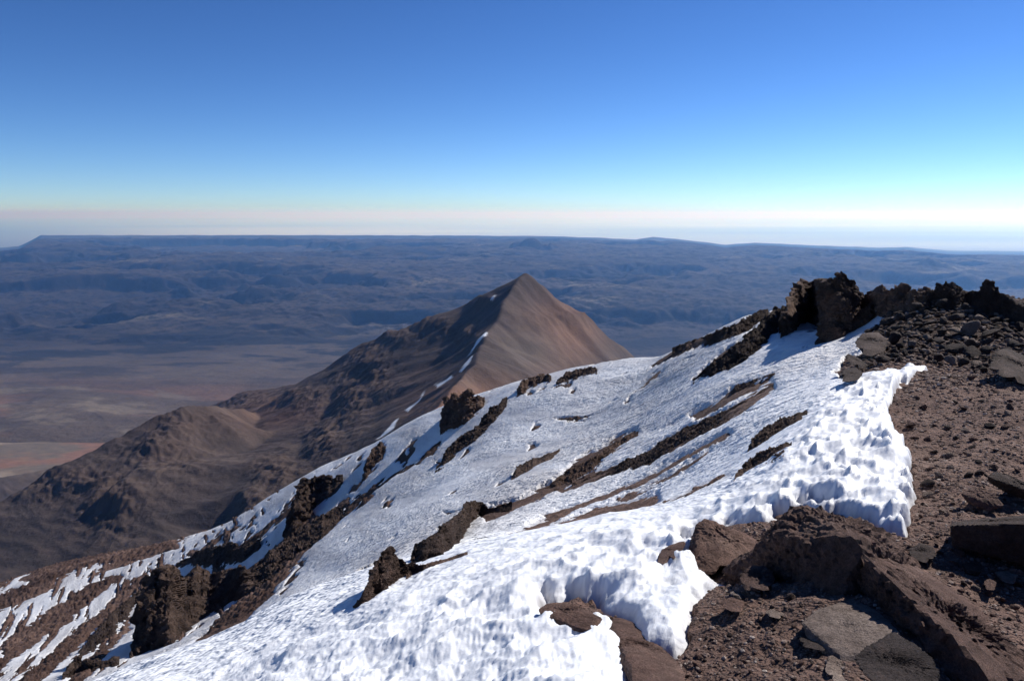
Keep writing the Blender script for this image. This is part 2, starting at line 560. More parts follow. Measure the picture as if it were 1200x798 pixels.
# relief shared by ground and snow
relief = 0
for lam, a, sd_ in ((40, .022, 1), (14, .02, 2), (5, .015, 3), (1.8, .012, 4)):
    relief = relief + lam * a * noise2(XX / lam, YY / lam, sd_) * sstep(lam * .5, lam * 3, YY)
ZR = ZB + relief

# ground
g = ZR.copy()
for lam, a, sd_ in ((1.4, .07, 11), (.5, .08, 12), (.2, .12, 13), (.09, .13, 14), (.045, .12, 15)):
    w_ = sstep(3, 1.2, (ug[1] - ug[0]) * YY / lam * 6)
    g = g + lam * a * noise2(XX / lam, YY / lam, sd_) * w_
big = np.sqrt(YY) * .16
st = facet3(np.stack([XX / big, YY / big, ZB / big], -1)[::1], 1.0, 5) if False else fbm2(XX / big, YY / big, 1.0, 4, 33, gain=.6)
g = g + np.where(YY > 9, 1, 0) * (sstep(0, .06, -m_s / np.sqrt(YY)) * (.02 + .22 * np.abs(st)) * big * .6 * np.where(PX > 1030, .4, 1 + 6 * sstep(30, 80, YY)))
g = g - .10 * sstep(0, .05, m_s / np.maximum(.3, YY * .03))
gm = mesh_np('ground', np.stack([XX, YY, g], -1), grid_faces(NV, NU))
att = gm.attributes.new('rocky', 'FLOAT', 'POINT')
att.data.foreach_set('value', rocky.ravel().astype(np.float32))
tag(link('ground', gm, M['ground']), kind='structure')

# snow: hollows with sharp crests on the near bank, wind-textured crust on the slope
th = .17 * (1 - np.exp(-np.maximum(m_s, 0) / .05)) * bankw + (1 - bankw) * np.minimum(.012 * YY ** .5, .12) * (1 - np.exp(-np.maximum(m_s, 0) / .12))
th = np.where(m_s < 0, m_s * 1.2, th)
wx = XX + .12 * noise2(XX / .5, YY / .5, 41); wy = YY + .12 * noise2(XX / .5 + 9, YY / .5, 42)
ca, sa = math.cos(.5), math.sin(.5)
rx, ry = wx * ca - wy * sa, wx * sa + wy * ca
f1, f2, _ = worley2(rx / .25, ry / .34, 51)
f1b, _, _ = worley2(rx / .12 + 5, ry / .16, 52)
cup = (f1 ** 2) * .17 + (f1b ** 2) * .065 + .08 * fbm2(XX, YY, .9, 2, 57)
rightw = sstep(3.5, 6.5, YY + .9 * XX)                  # the crisp hollows lie on the right, softer swells on the left
f1c, _, _ = worley2(wx / .42, wy / .5, 53)
soft = .09 * f1c ** 2 + .09 * fbm2(XX, YY, .7, 2, 54) + .065 * f1 ** 2 + .028 * f1b ** 2
cups = cup * rightw + soft * (1 - rightw)
cups = cups + .02 * fbm2(XX, YY, .11, 3, 59, ridged=True, gain=.6) * sstep(16, 7, YY)
crust_w = np.clip(.95 + 1.4 * fbm2(fa * .3, fc, 7, 3, 99), .35, 1.7)
inw = sstep(.0, .08, m_s)
crust = 0
for lam, a, sd_ in ((6.0, .016, 60), (2.6, .016, 61), (1.1, .024, 62), (.5, .03, 63)):
    w_ = sstep(3.2, 1.4, (ug[1] - ug[0]) * YY / lam * 5)
    crust = crust + lam * a * (1 - 2 * np.abs(noise2(XX / lam, YY / lam / 1.3, sd_))) * w_
crust = crust * crust_w
s = ZR + th + bankw * cups * (.25 + .75 * inw) - bankw * .07 + (1 - bankw) * crust * inw
keepv = m_s > -.06 - .004 * YY
keepv &= ~(YY < .9)
Fg = grid_faces(NV, NU)
kf = keepv.ravel()[Fg].any(1)
Fk = Fg[kf]
used, inv = np.unique(Fk.ravel(), return_inverse=True)
Vs = np.stack([XX, YY, s], -1).reshape(-1, 3)[used]
sm = mesh_np('snow', Vs, inv.reshape(-1, 4))
dst = np.clip(.5 + 1.3 * fbm2(fa * .12, fc, 1.6 * np.sqrt(YY / 40), 4, 111) + .5 * fbm2(XX, YY, 30, 2, 112), 0, 1)
dirt = np.clip(sstep(.07, .0, m_s) * (.45 + .5 * fbm2(XX, YY, .12, 3, 113)), 0, 1)
dirt = np.maximum(dirt, (1 - bankw) * (.16 + .36 * dst) * sstep(6, 30, YY))
att = sm.attributes.new('dirt', 'FLOAT', 'POINT')
att.data.foreach_set('value', dirt.ravel()[used].astype(np.float32))
att = sm.attributes.new('crust', 'FLOAT', 'POINT')
att.data.foreach_set('value', ((1 - bankw) * crust_w).ravel()[used].astype(np.float32))
tag(link('snow', sm, M['snow']), kind='structure')

TOP = np.where(keepv & (s > g), s, g)
CM = np.maximum.accumulate(TOP / YY, axis=0)


def top_z(x, y):
    iu = np.clip(((x / y - ug[0]) / (ug[1] - ug[0])).round().astype(int), 0, NU - 1)
    iv = np.clip(((np.log(y) - vg[0]) / (vg[1] - vg[0])).round().astype(int), 0, NV - 1)
    return TOP[iv, iu]


if TABLE:
    for py_ in range(600, 800, 20):
        print(py_, [(q, round(float(hit(q, py_)[0]), 2)) for q in range(640, 1240, 40)])

# ------------------------------------------------------------------ middle mountain: triangulated crest lines
TIN, EDG = [], []


def chain(pts):
    k0 = len(TIN)
    for p in pts:
        TIN.append(tuple(pt(*p)))
    for i in range(k0, len(TIN) - 1):
        EDG.append((i, i + 1))
    return k0


PEAK = (617, 319, 1800)
chain([PEAK, (596, 334, 1830), (560, 351, 1900), (500, 377, 2000), (430, 402, 2120), (400, 425, 2230), (345, 452, 2420), (290, 462, 2600), (250, 474, 2800)])
chain([(604, 334, 1740), (585, 352, 1640), (583, 376, 1540), (572, 396, 1430), (548, 432, 1200), (510, 472, 980), (478, 500, 860), (430, 538, 740), (370, 580, 620)])
EDG.append((0, 9))
chain([(645, 341, 1850), (672, 362, 1900), (700, 386, 1960), (742, 420, 2050), (820, 470, 2250), (950, 560, 2600)])
EDG.append((0, 18))
# cliff rib on the shaded side and the lower left ridge
chain([(424, 408, 2090), (408, 440, 1900), (392, 470, 1760), (372, 500, 1600), (360, 520, 1500)])
chain([(300, 506, 1750), (270, 492, 1720), (240, 480, 1680), (215, 479, 1640), (188, 492, 1600), (120, 527, 1500), (62, 556, 1420), (0, 592, 1350), (-120, 650, 1250), (-400, 760, 1100)])
chain([(215, 500, 1560), (185, 525, 1450), (160, 548, 1380), (140, 575, 1300), (105, 620, 1180), (60, 668, 1060), (0, 720, 950)])
chain([(150, 560, 1300), (175, 610, 1130), (200, 650, 1000), (250, 650, 900)])
for p in [(545, 400, 1580), (515, 430, 1590), (450, 460, 1540), (500, 466, 1265), (455, 490, 1310), (420, 505, 1360), (470, 506, 1015), (428, 540, 1065), (350, 540, 1290), (280, 580, 1140), (438, 536, 885), (398, 562, 940), (388, 572, 775), (345, 600, 850),
          (350, 590, 1050), (300, 600, 1060), (250, 540, 1430),
          (330, 470, 2200), (300, 485, 2000), (330, 630, 900), (260, 630, 1060), (60, 720, 800), (-100, 740, 900), (150, 720, 700), (300, 700, 560), (320, 510, 1640), (290, 530, 1550),
          # lit right-hand face, falling toward us and to the right
          (640, 400, 1560), (620, 440, 1250), (560, 462, 1120), (700, 450, 1550), (760, 470, 1700), (560, 520, 850), (650, 520, 1000), (800, 560, 1300), (470, 560, 640), (900, 640, 1500), (500, 640, 520), (700, 700, 700),
          # hidden feet
          (200, 520, 3300), (300, 500, 3300), (100, 560, 2600), (0, 640, 2300), (-200, 650, 2300), (-400, 640, 2300), (150, 530, 2300), (400, 465, 3100), (520, 450, 2900), (650, 440, 3000), (800, 470, 3300), (1000, 520, 3300),
          (1300, 620, 3000), (1300, 800, 1500), (-500, 900, 700), (900, 800, 600), (560, 720, 420), (200, 800, 450), (-200, 900, 450),
          ]:
    TIN.append(tuple(pt(*p)))
for x, y, z in ((-4200, 2000, -1320), (-4200, 4600, -1330), (-2000, 4600, -1360), (0, 4600, -1380), (2000, 4600, -1400), (4200, 4600, -1400), (4200, 2000, -1300), (4200, 300, -900), (-4200, 300, -1000), (-1500, 3600, -1270), (1200, 3600, -1200)):
    TIN.append((x, y, z))
T = np.array(TIN)
NMU, NMV = 1000, 620
mu = np.linspace(-1.0, 1.0, NMU)
mv = np.linspace(math.log(430), math.log(4300), NMV)
MU, MV = np.meshgrid(mu, mv)
MY = np.exp(MV); MX = MU * MY
# warp the plan a little so crest lines are not ruler-straight
qx = MX + 22 * fbm2(MX, MY, 220, 3, 71); qy = MY + 22 * fbm2(MX, MY, 220, 3, 72)
res = geometry.delaunay_2d_cdt([Vector((p[0], p[1])) for p in T], EDG, [], 0, 1e-4)
vv, tris, ov = res[0], res[2], res[3]
Z = np.full(MX.shape, np.nan)
zs = np.array([T[o[0]][2] if len(o) else np.nan for o in ov])
vx = np.array([(a.x, a.y) for a in vv])
for i in np.where(np.isnan(zs))[0]:       # crossing of two lines: height of the nearest given point
    zs[i] = T[np.argmin(np.hypot(T[:, 0] - vx[i, 0], T[:, 1] - vx[i, 1])), 2]
for t in tris:
    (x1, y1), (x2, y2), (x3, y3) = vx[t[0]], vx[t[1]], vx[t[2]]
    det = (y2 - y3) * (x1 - x3) + (x3 - x2) * (y1 - y3)
    if abs(det) < 1e-9:
        continue
    sel = (qx >= min(x1, x2, x3)) & (qx <= max(x1, x2, x3)) & (qy >= min(y1, y2, y3)) & (qy <= max(y1, y2, y3))
    if not sel.any():
        continue
    a = ((y2 - y3) * (qx[sel] - x3) + (x3 - x2) * (qy[sel] - y3)) / det
    b_ = ((y3 - y1) * (qx[sel] - x3) + (x1 - x3) * (qy[sel] - y3)) / det
    ok = (a >= -1e-6) & (b_ >= -1e-6) & (a + b_ <= 1 + 1e-6)
    zz = Z[sel]
    zz[ok] = (a * zs[t[0]] + b_ * zs[t[1]] + (1 - a - b_) * zs[t[2]])[ok]
    Z[sel] = zz
bad = np.isnan(Z)
Z[bad] = -1400
# soften the facets slightly
for _ in range(2):
    Z[1:-1, 1:-1] = (Z[1:-1, 1:-1] * 2 + Z[:-2, 1:-1] + Z[2:, 1:-1] + Z[1:-1, :-2] + Z[1:-1, 2:]) / 6
fine = sstep(4200, 2600, MY)
# gullies running down: noise stretched along the fall direction of the shaded face
dx_, dy_ = .80, -.60
al = MX * dx_ + MY * dy_; ac = MX * dy_ - MY * dx_
gul = fbm2(al * .22, ac, 55, 4, 81, ridged=True)
crg = fbm2(MX, MY, 90, 6, 82, ridged=True, gain=.62)
rough = sstep(-.1, .5, fbm2(MX, MY, 420, 3, 83) + .12)
ppx, ppy = proj(MX, MY, Z)
# where the photograph shows bare cliffs
CL = [(560, 354, 22, 8), (500, 380, 26, 9), (455, 395, 26, 10), (440, 440, 24, 26), (300, 600, 24, 24), (424, 425, 26, 30), (408, 470, 24, 42), (130, 590, 42, 46), (215, 500, 60, 22), (325, 560, 34, 26), (355, 470, 40, 16), (275, 470, 50, 14), (190, 530, 55, 30), (540, 395, 26, 14), (80, 570, 90, 22), (680, 378, 60, 10), (380, 520, 26, 26)]
cl = np.zeros(MX.shape)
for cx, cy, wx_, wy_ in CL:
    cl = np.maximum(cl, np.exp(-(((ppx - cx) / wx_) ** 2 + ((ppy - cy) / wy_) ** 2)))
cl = cl * (MY < 2600)
Z = Z + fine * (4.0 * gul + (1.4 + 13 * cl + 1.4 * rough) * crg + 5 * fbm2(MX, MY, 300, 3, 84))
Z = Z + fine * cl * 6 * (fbm2(MX, MY, 26, 3, 86, ridged=True))
V3 = np.stack([MX, MY, Z], -1)
me = mesh_np('mountain', V3, grid_faces(NMV, NMU))
# colours of the land itself
ppx, ppy = proj(MX, MY, Z)
A = np.zeros(MX.shape + (3,)); A[:] = (.068, .052, .048)
n1 = fbm2(al * .15, ac, 70, 5, 91); n2 = fbm2(MX, MY, 260, 4, 92)


def blend(A, w, c):
    w = np.clip(w, 0, 1)[..., None]
    return A * (1 - w) + np.array(c) * w


A = blend(A, sstep(-.1, .35, n1) * .6, (.12, .092, .08))
A = blend(A, sstep(-.05, .4, -n1) * .6, (.042, .036, .036))
red = np.exp(-(((ppx - 545) / 70) ** 2 + ((ppy - 470) / 30) ** 2)) + .9 * np.exp(-(((ppx - 660) / 40) ** 2 + ((ppy - 390) / 40) ** 2)) + .6 * np.exp(-(((ppx - 320) / 50) ** 2 + ((ppy - 480) / 22) ** 2))
A = blend(A, red * (.75 + .5 * n2), (.235, .125, .082))
A = blend(A, np.exp(-(((ppx - 620) / 40) ** 2 + ((ppy - 410) / 26) ** 2)) * .7, (.105, .088, .08))
A = blend(A, cl * .6 * (crg > -.2), (.075, .05, .04))
plain = sstep(2700, 3600, MY)
A = blend(A, plain, (.125, .10, .08))
A = blend(A, plain * sstep(0, .3, fbm2(MX, MY, 500, 4, 95)), (.19, .105, .075))
A = blend(A, plain * sstep(.1, .3, fbm2(MX, MY, 700, 5, 96)), (.24, .19, .15))
# thin snow left in the gully beside the crest
for poly in ([(572, 388), (560, 400), (553, 414), (548, 422), (556, 412), (566, 398), (574, 392)], [(500, 458), (488, 472), (476, 482), (480, 484), (494, 470)], [(580, 345), (576, 352), (578, 354), (583, 348)],
             [(470, 490), (455, 502), (440, 516), (444, 516), (462, 504)], [(556, 414), (545, 428), (538, 436), (541, 438), (552, 425)], [(530, 440), (510, 452), (512, 456), (532, 444)]):
    A = blend(A, sstep(-.2, 1.2, sd_poly(ppx + 5 * n1 + 2 * crg, ppy + 2 * crg, poly) - .9 + 1.6 * crg) * (MY < 2300), (.8, .82, .86))
vcol(me, 'albedo', A.reshape(-1, 3))
tag(link('mountain', me, M['mountain']), kind='structure')

# ------------------------------------------------------------------ far plateau
FAR = []
for px in (-500, -200, 100, 400, 700, 1000, 1300, 1600):
    for py, y in ((569, 3500), (506, 4500), (450, 6300), (415, 8000), (390, 9600), (365, 11000), (345, 12600), (322, 16000), (302, 20000), (291, 26000)):
        FAR.append((px, py, y))
RIM = [(-500, 284), (-200, 284), (0, 292), (22, 290), (48, 276), (200, 276), (400, 276), (640, 277), (700, 279), (745, 281), (765, 278), (800, 281), (850, 288), (885, 285), (960, 289), (1030, 292), (1060, 291), (1110, 296), (1200, 297), (1600, 300)]
P2, S2 = [], []
for px, py, y in FAR:
    u, s = ray(px, py); P2.append((u * 2, math.log(y))); S2.append(s)
P2 = np.array(P2); S2 = np.array(S2)
W2 = tps_fit(P2, S2, 1e-5)
NFU, NFV = 1150, 900
fu = np.linspace(-1.05, 1.05, NFU)
fv = np.concatenate([np.linspace(math.log(3100), math.log(34000), NFV - 60, endpoint=False), np.linspace(math.log(34000), math.log(420000), 60)])
FU, FV = np.meshgrid(fu, fv)
FY = np.exp(FV); FX = FU * FY
Sf = tps_eval(P2, W2, np.stack([FU * 2, np.minimum(FV, math.log(26000))], -1))
rim_u, rim_s = ray(np.array([r[0] for r in RIM]), np.array([r[1] for r in RIM]))
rs = np.interp(FU, rim_u, rim_s)
rs = rs + .0009 * fbm2(FU * 30, FU * 0 + 3.1, 1, 4, 7)
k = sstep(math.log(27500), math.log(34000), FV)
Zf = Sf * FY * (1 - k) + rs * 34000 * k
# terraces and canyons
def terr(h, step, sharp):
    q = h / step
    f = q - np.floor(q)
    return (np.floor(q) + sstep(.5 - sharp, .5 + sharp, f)) * step


wx1 = FX + 900 * fbm2(FX, FY, 3500, 4, 201); wy1 = FY + 900 * fbm2(FX, FY, 3500, 4, 202)
can = fbm2(wx1 * .42, wy1, 5200, 6, 203, ridged=True, gain=.5)
hil = fbm2(wx1 * .8, wy1, 2600, 6, 204, gain=.55)
amp = sstep(8000, 10500, FY) * sstep(36000, 27000, FY)
low = sstep(9500, 6500, FY)
relief2 = 520 * (can - .25) + 200 * hil
relief2 = terr(relief2, 260, .13) * .8 + relief2 * .2
Zf = Zf + amp * relief2 * (.8 + .2 * sstep(9000, 20000, FY)) * (1 - .6 * k)
Zf = Zf + (1 - amp) * (1 - k) * 30 * hil + low * (14 + 55 * sstep(7200, 5000, FY) * sstep(.1, -.5, FU)) * fbm2(FX, FY, 900, 6, 206)
ero = fbm2(FX, FY, 1100, 6, 207, ridged=True, gain=.6)
Zf = Zf + amp * (1 - k) * 115 * ero
# the edge of the plateau falls to a lowland that runs to the horizon
Zf = np.where(FY < 33500, np.minimum(Zf, (rs - .0022) * FY), Zf)
Zf = np.where(FY < 37000, np.minimum(Zf, (rs + .0003) * FY), Zf)
dr = sstep(math.log(35500), math.log(46000), FV)
Zf = Zf * (1 - dr) + (-2600) * dr
# beyond the left end of the rim the lowland begins sooner
V3 = np.stack([FX, FY, Zf], -1)
me = mesh_np('plateau', V3, grid_faces(NFV, NFU))
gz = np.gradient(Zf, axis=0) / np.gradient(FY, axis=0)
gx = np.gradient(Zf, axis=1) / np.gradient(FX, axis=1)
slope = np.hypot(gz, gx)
A = np.zeros(FX.shape + (3,)); A[:] = (.135, .108, .09)
p1 = fbm2(wx1 * .5, wy1, 2200, 6, 211, gain=.6); p2 = fbm2(wx1 * .5, wy1, 900, 5, 212, gain=.6); p3 = fbm2(wx1 * .35, wy1, 1500, 5, 213, gain=.55)
A = blend(A, sstep(.0, .35, p1) * .8, (.21, .17, .14))
A = blend(A, sstep(.02, .3, -p1) * .75, (.07, .058, .055))
A = blend(A, sstep(.2, .45, p2) * .85 * amp, (.5, .44, .32))
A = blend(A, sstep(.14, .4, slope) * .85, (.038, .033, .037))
lowm = sstep(9800, 8600, FY)
p4 = fbm2(FX * .45, FY, 700, 7, 214, gain=.7)
A = blend(A, lowm * sstep(-.04, .1, p4 + .5 * p3) * sstep(5600, 6600, FY) * .9, (.03, .03, .034))
A = blend(A, sstep(8000, 6000, FY) * .6, (.17, .125, .095))
A = blend(A, sstep(7000, 5200, FY) * sstep(-.15, .2, p2) * .85, (.29, .165, .115))
A = blend(A, sstep(7600, 5600, FY) * sstep(.08, .25, fbm2(FX * .6, FY, 500, 6, 215, gain=.65)) * .8, (.26, .21, .165))
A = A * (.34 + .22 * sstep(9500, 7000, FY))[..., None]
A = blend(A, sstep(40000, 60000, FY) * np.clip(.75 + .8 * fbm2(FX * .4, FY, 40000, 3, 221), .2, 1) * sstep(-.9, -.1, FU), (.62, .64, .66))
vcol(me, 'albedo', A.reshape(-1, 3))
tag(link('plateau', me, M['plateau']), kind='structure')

# ------------------------------------------------------------------ outcrops on the slope
def interp_cols(cols, n):
    c = np.array(cols, float)
    x = np.linspace(c[0, 0], c[-1, 0], n)
    return x, np.interp(x, c[:, 0], c[:, 1]), np.interp(x, c[:, 0], c[:, 2])


def outcrop(name, label, cat, cols, k=.35, rough=.22, mat='rock_crag', seed=1, group=None, jag=.12, dmin=0):
    """rock wall standing in the slope: foot and crest rows along its length; k says how far it leans back into the hill"""
    wpx = cols[-1][0] - cols[0][0]
    hpx = max(c[2] - c[1] for c in cols)
    n = int(np.clip(wpx * 2.4, 30, 300)); mrow = int(np.clip(hpx * 2.6, 20, 220))
    x, yt, yb = interp_cols(cols, n)
    D = hit(x, yb, dmin); D2 = np.maximum(hit(x, yt, dmin), D)
    D2 = np.minimum(D2, D * 2.2)
    # smooth the foot
    hw = max(2, n // 14)
    ker = np.hanning(2 * hw + 3)[1:-1]; ker /= ker.sum()
    D = np.convolve(np.pad(D, hw, mode='edge'), ker, 'valid'); D2 = np.convolve(np.pad(D2, hw, mode='edge'), ker, 'valid')
    H = (yb - yt) * D / F
    Hm = max(H.max(), .05)
    yt = yt - hpx * jag * np.clip(H / Hm * 2, 0, 1) * fbm2(x / max(wpx, 8) * 9, x * 0 + seed * 3.3, 1, 3, seed)
    Dt = D ** (1 - k) * D2 ** k + .12 * H
    foot = pt(x, yb + 1.0, D * .985)
    top = pt(x, yt, Dt)
    backy = Dt + .8 * H + .35 * Hm
    bk = top.copy(); bk[:, 1] = backy; bk[:, 0] = top[:, 0] * backy / Dt
    bk[:, 2] = np.minimum(top[:, 2] - .7 * H, ground_z(bk[:, 0], backy)) - .25 * H - .05
    foot2 = foot.copy(); foot2[:, 2] -= .25 * H + .05; foot2[:, 1] -= .0
    rows = []
    nf = int(mrow * .68)
    t = np.linspace(0, 1, nf)[:, None, None]
    bulge = np.sin(t * math.pi)
    fr = foot2[None] * (1 - t) + top[None] * t
    fr[..., 1] -= (bulge[..., 0] * .12 * H[None]) * 1.0
    t2 = np.linspace(0, 1, mrow - nf + 1)[1:, None, None]
    bb = top[None] * (1 - t2) + bk[None] * t2
    bb[..., 2] += (np.sin(t2 * math.pi)[..., 0] * .15 * H[None])
    P = np.concatenate([fr, bb], 0)
    # displacement along the outward normal
    du = np.gradient(P, axis=1); dv = np.gradient(P, axis=0)
    N = np.cross(du, dv); N /= np.linalg.norm(N, axis=-1, keepdims=True) + 1e-9
    hl = np.clip(H / Hm, 0, 1)[None] * .85 + .15
    q = P + seed * 31.7
    lam = Hm * .55
    d = (facet3(q * np.array([1, 1, .8]), lam, seed) * .9 + facet3(q, lam * .42, seed + 3) * .55 + facet3(q * np.array([1, 1, .6]), lam * .17, seed + 5) * .3 + fbm3(q, lam * .3, 4, seed, .6) * .4) * rough * Hm * hl
    v = np.concatenate([np.linspace(0, 1, nf), np.linspace(1, .5, mrow - nf)])
    P = P + N * d[..., None] * .9
    c0 = P[nf // 2, n // 2].copy(); c0[2] = float(foot[n // 2, 2])
    me = mesh_np(name, (P - c0), grid_faces(mrow, n), smooth=True)
    # flat facets read as broken rock
    me.polygons.foreach_set('use_smooth', np.zeros(len(me.polygons), bool))
    o = link(name, me, M[mat], tuple(c0))
    return tag(o, label, cat, group)


OC = [
 # name, label, category, columns(x, top, foot), lean, roughness, material
 ('rock_outcrop', 'massive blocky brown crag on the crest casting a blue shadow on snow', 'outcrop',
  [(914, 376, 396), (922, 364, 392), (929, 340, 386), (938, 328, 379), (948, 330, 374), (958, 327, 376), (968, 328, 398), (978, 327, 396), (987, 322, 392), (997, 325, 386), (1004, 336, 378), (1010, 347, 372), (1020, 356, 366)], .05, .16, 'rock_crag', 3),
 ('rock_outcrop', 'slanting reddish rock rib below the right foot of the massive crag', 'outcrop',
  [(955, 400, 404), (968, 388, 401), (982, 380, 394), (1000, 368, 388), (1018, 358, 378), (1030, 356, 366)], .2, .2, 'rock_crag', 4),
 ('rock_outcrop', 'long dark rock rib descending left from the massive crag', 'outcrop',
  [(812, 445, 448), (830, 428, 445), (850, 416, 441), (868, 400, 432), (884, 386, 420), (898, 370, 406), (910, 362, 392), (922, 360, 378)], .55, .16, 'rock_crag_dark', 5),
 ('rock_outcrop', 'dark broken rocks along the snow crest against the valley', 'outcrop',
  [(788, 408, 418), (812, 399, 412), (840, 388, 404), (862, 380, 396), (882, 368, 386), (900, 362, 374)], .5, .2, 'rock_crag_dark', 6),
 ('rock_outcrop', 'tan jagged pinnacles between the massive crag and the dark blocks', 'outcrop',
  [(1010, 352, 366), (1018, 342, 368), (1026, 344, 371), (1034, 337, 371), (1041, 347, 370), (1049, 341, 370), (1058, 338, 368), (1068, 343, 368), (1080, 340, 366), (1094, 343, 362)], .3, .3, 'rock_tan', 7),
 ('rock_outcrop', 'dark pointed crest block right of the tan pinnacles', 'outcrop',
  [(1078, 352, 356), (1088, 342, 358), (1098, 335, 360), (1110, 331, 360), (1122, 335, 358), (1132, 342, 356), (1142, 347, 354)], .05, .16, 'rock_crag_dark', 8),
 ('rock_outcrop', 'dark crag at the right edge with a small cube-shaped top stone', 'outcrop',
  [(1130, 346, 356), (1140, 340, 362), (1150, 340, 366), (1155, 331, 366), (1165, 331, 368), (1169, 341, 370), (1180, 347, 374), (1196, 357, 380), (1230, 368, 386), (1270, 382, 390)], .05, .14, 'rock_crag_dark', 9),
 ('rock_outcrop', 'small dark crag on the snow crest left of centre', 'outcrop',
  [(516, 500, 508), (522, 468, 508), (534, 463, 502), (548, 464, 496), (560, 464, 484), (568, 466, 474)], .35, .2, 'rock_crag', 12),
 ('rock_outcrop', 'leaning rock strip directly below the small crest crag', 'outcrop',
  [(510, 551, 554), (522, 530, 549), (540, 512, 532), (556, 500, 520), (572, 484, 506), (588, 470, 486), (594, 464, 474)], .6, .18, 'rock_crag_dark', 13),
 ('rock_outcrop', 'brown crest rock notch above the middle of the snow slope', 'outcrop',
  [(606, 456, 464), (614, 446, 462), (626, 441, 456), (636, 438, 450), (646, 440, 446)], .3, .2, 'rock_crag', 14),
 ('rock_outcrop', 'low reddish stones on the crest right of the brown notch', 'outcrop',
  [(652, 448, 454), (664, 437, 450), (678, 432, 444), (692, 430, 440), (700, 432, 437)], .4, .2, 'rock_crag', 15),
 ('rock_outcrop', 'dark leaf-shaped rock alone in the middle of the slope', 'outcrop',
  [(599, 561, 563), (606, 547, 560), (618, 539, 554), (634, 535, 546), (648, 530, 537), (656, 526, 529)], .6, .13, 'rock_crag', 16),
 ('rock_outcrop', 'sharp dark rock horn rising at the edge of the near snow', 'outcrop',
  [(414, 710, 713), (424, 696, 711), (436, 674, 705), (444, 652, 698), (450, 642, 693), (458, 642, 688), (463, 650, 684), (474, 656, 678), (488, 662, 672), (510, 660, 664)], .15, .16, 'rock_crag', 17),
 ('rock_outcrop', 'thin brown rock spur between the horn and the stepped ridge', 'outcrop',
  [(476, 668, 680), (500, 660, 668), (520, 655, 662), (548, 646, 650)], .5, .14, 'rock_crag', 18),
 ('rock_outcrop', 'stepped dark rock ridge climbing right from the horn', 'outcrop',
  [(482, 655, 662), (488, 640, 662), (500, 632, 660), (514, 622, 655), (528, 608, 644), (540, 598, 632), (548, 588, 620), (556, 585, 608), (564, 587, 602), (572, 596, 602), (600, 588, 598)], .2, .15, 'rock_crag_dark', 19),
 ('rock_outcrop', 'brown rock band in the snow right of the stepped ridge', 'outcrop',
  [(640, 572, 576), (655, 560, 576), (672, 548, 572), (700, 534, 560), (722, 520, 540), (748, 505, 512)], .75, .17, 'rock_crag', 20),
 ('rock_outcrop', 'long reddish band of scree crossing the middle of the slope', 'outcrop',
  [(690, 561, 564), (720, 545, 562), (760, 528, 554), (800, 504, 532), (830, 490, 514), (850, 481, 496), (880, 466, 476), (906, 450, 454)], .85, .13, 'rock_crag', 21),
 ('rock_outcrop', 'upper of two brown rocks breaking the snow before the dirt ridge', 'outcrop',
  [(875, 530, 533), (882, 514, 530), (896, 502, 521), (912, 492, 510), (928, 487, 499), (946, 481, 487)], .6, .16, 'rock_crag', 22),
 ('rock_outcrop', 'lower of two brown rocks breaking the snow before the dirt ridge', 'outcrop',
  [(857, 570, 572), (864, 554, 567), (878, 538, 558), (894, 529, 551), (912, 522, 540), (928, 517, 528)], .6, .16, 'rock_crag', 23),
 ('rock_outcrop', 'short reddish rock strip below the long dark rib', 'outcrop',
  [(853, 462, 464), (862, 452, 462), (876, 447, 456), (890, 443, 450), (908, 436, 440)], .6, .15, 'rock_crag', 24),
 ('rock_outcrop', 'rugged dark crag on the left slope below the crest line', 'outcrop',
  [(332, 628, 634), (340, 600, 632), (350, 568, 624), (358, 560, 614), (368, 556, 600), (378, 556, 588), (390, 560, 580), (402, 556, 566)], .3, .16, 'rock_crag_dark', 25),
 ('rock_outcrop', 'broad dark crag with a brown top at lower left', 'outcrop',
  [(148, 806, 810), (158, 752, 806), (167, 686, 796), (180, 666, 784), (197, 663, 766), (212, 673, 748), (228, 667, 734), (246, 671, 722), (264, 667, 711), (288, 666, 699), (302, 672, 688)], .35, .13, 'rock_crag_dark', 26),
 ('rock_outcrop', 'dark rock rib running down from the left slope crag', 'outcrop',
  [(286, 690, 698), (298, 664, 694), (318, 646, 682), (340, 628, 664), (360, 612, 646), (382, 602, 628), (402, 592, 608)], .6, .14, 'rock_crag_dark', 27),
 ('rock_outcrop', 'small dark crag at the bottom left edge of the picture', 'outcrop',
  [(70, 806, 812), (80, 782, 812), (92, 770, 812), (106, 776, 808), (122, 774, 796), (140, 768, 778)], .3, .16, 'rock_crag_dark', 28),
 ('rock_outcrop', 'tiny dark stones in the snow below the left crest', 'outcrop',
  [(424, 560, 563), (430, 544, 560), (438, 524, 550), (446, 520, 536), (452, 524, 528)], .5, .2, 'rock_crag', 29),
 ('rock_outcrop', 'dark rock ledge left of the broad lower crag', 'outcrop',
  [(92, 764, 770), (110, 742, 764), (130, 720, 748), (148, 704, 728), (166, 690, 704)], .7, .14, 'rock_crag_dark', 30),
 ('rock_outcrop', 'thin dark rib on the snow between crest and broad lower crag', 'outcrop',
  [(206, 660, 664), (226, 650, 662), (248, 642, 664), (268, 636, 662), (286, 640, 658), (306, 630, 642)], .5, .16, 'rock_crag_dark', 31),
]
for (nm, lab, cat, cols, kk, ro, mt, sd_) in OC:
    outcrop(nm, lab, cat, cols, kk, ro, mt, sd_, group='rock outcrops standing in the snow slope', dmin=(70 if sd_ in (25, 26, 27, 28, 30, 31) else 0))

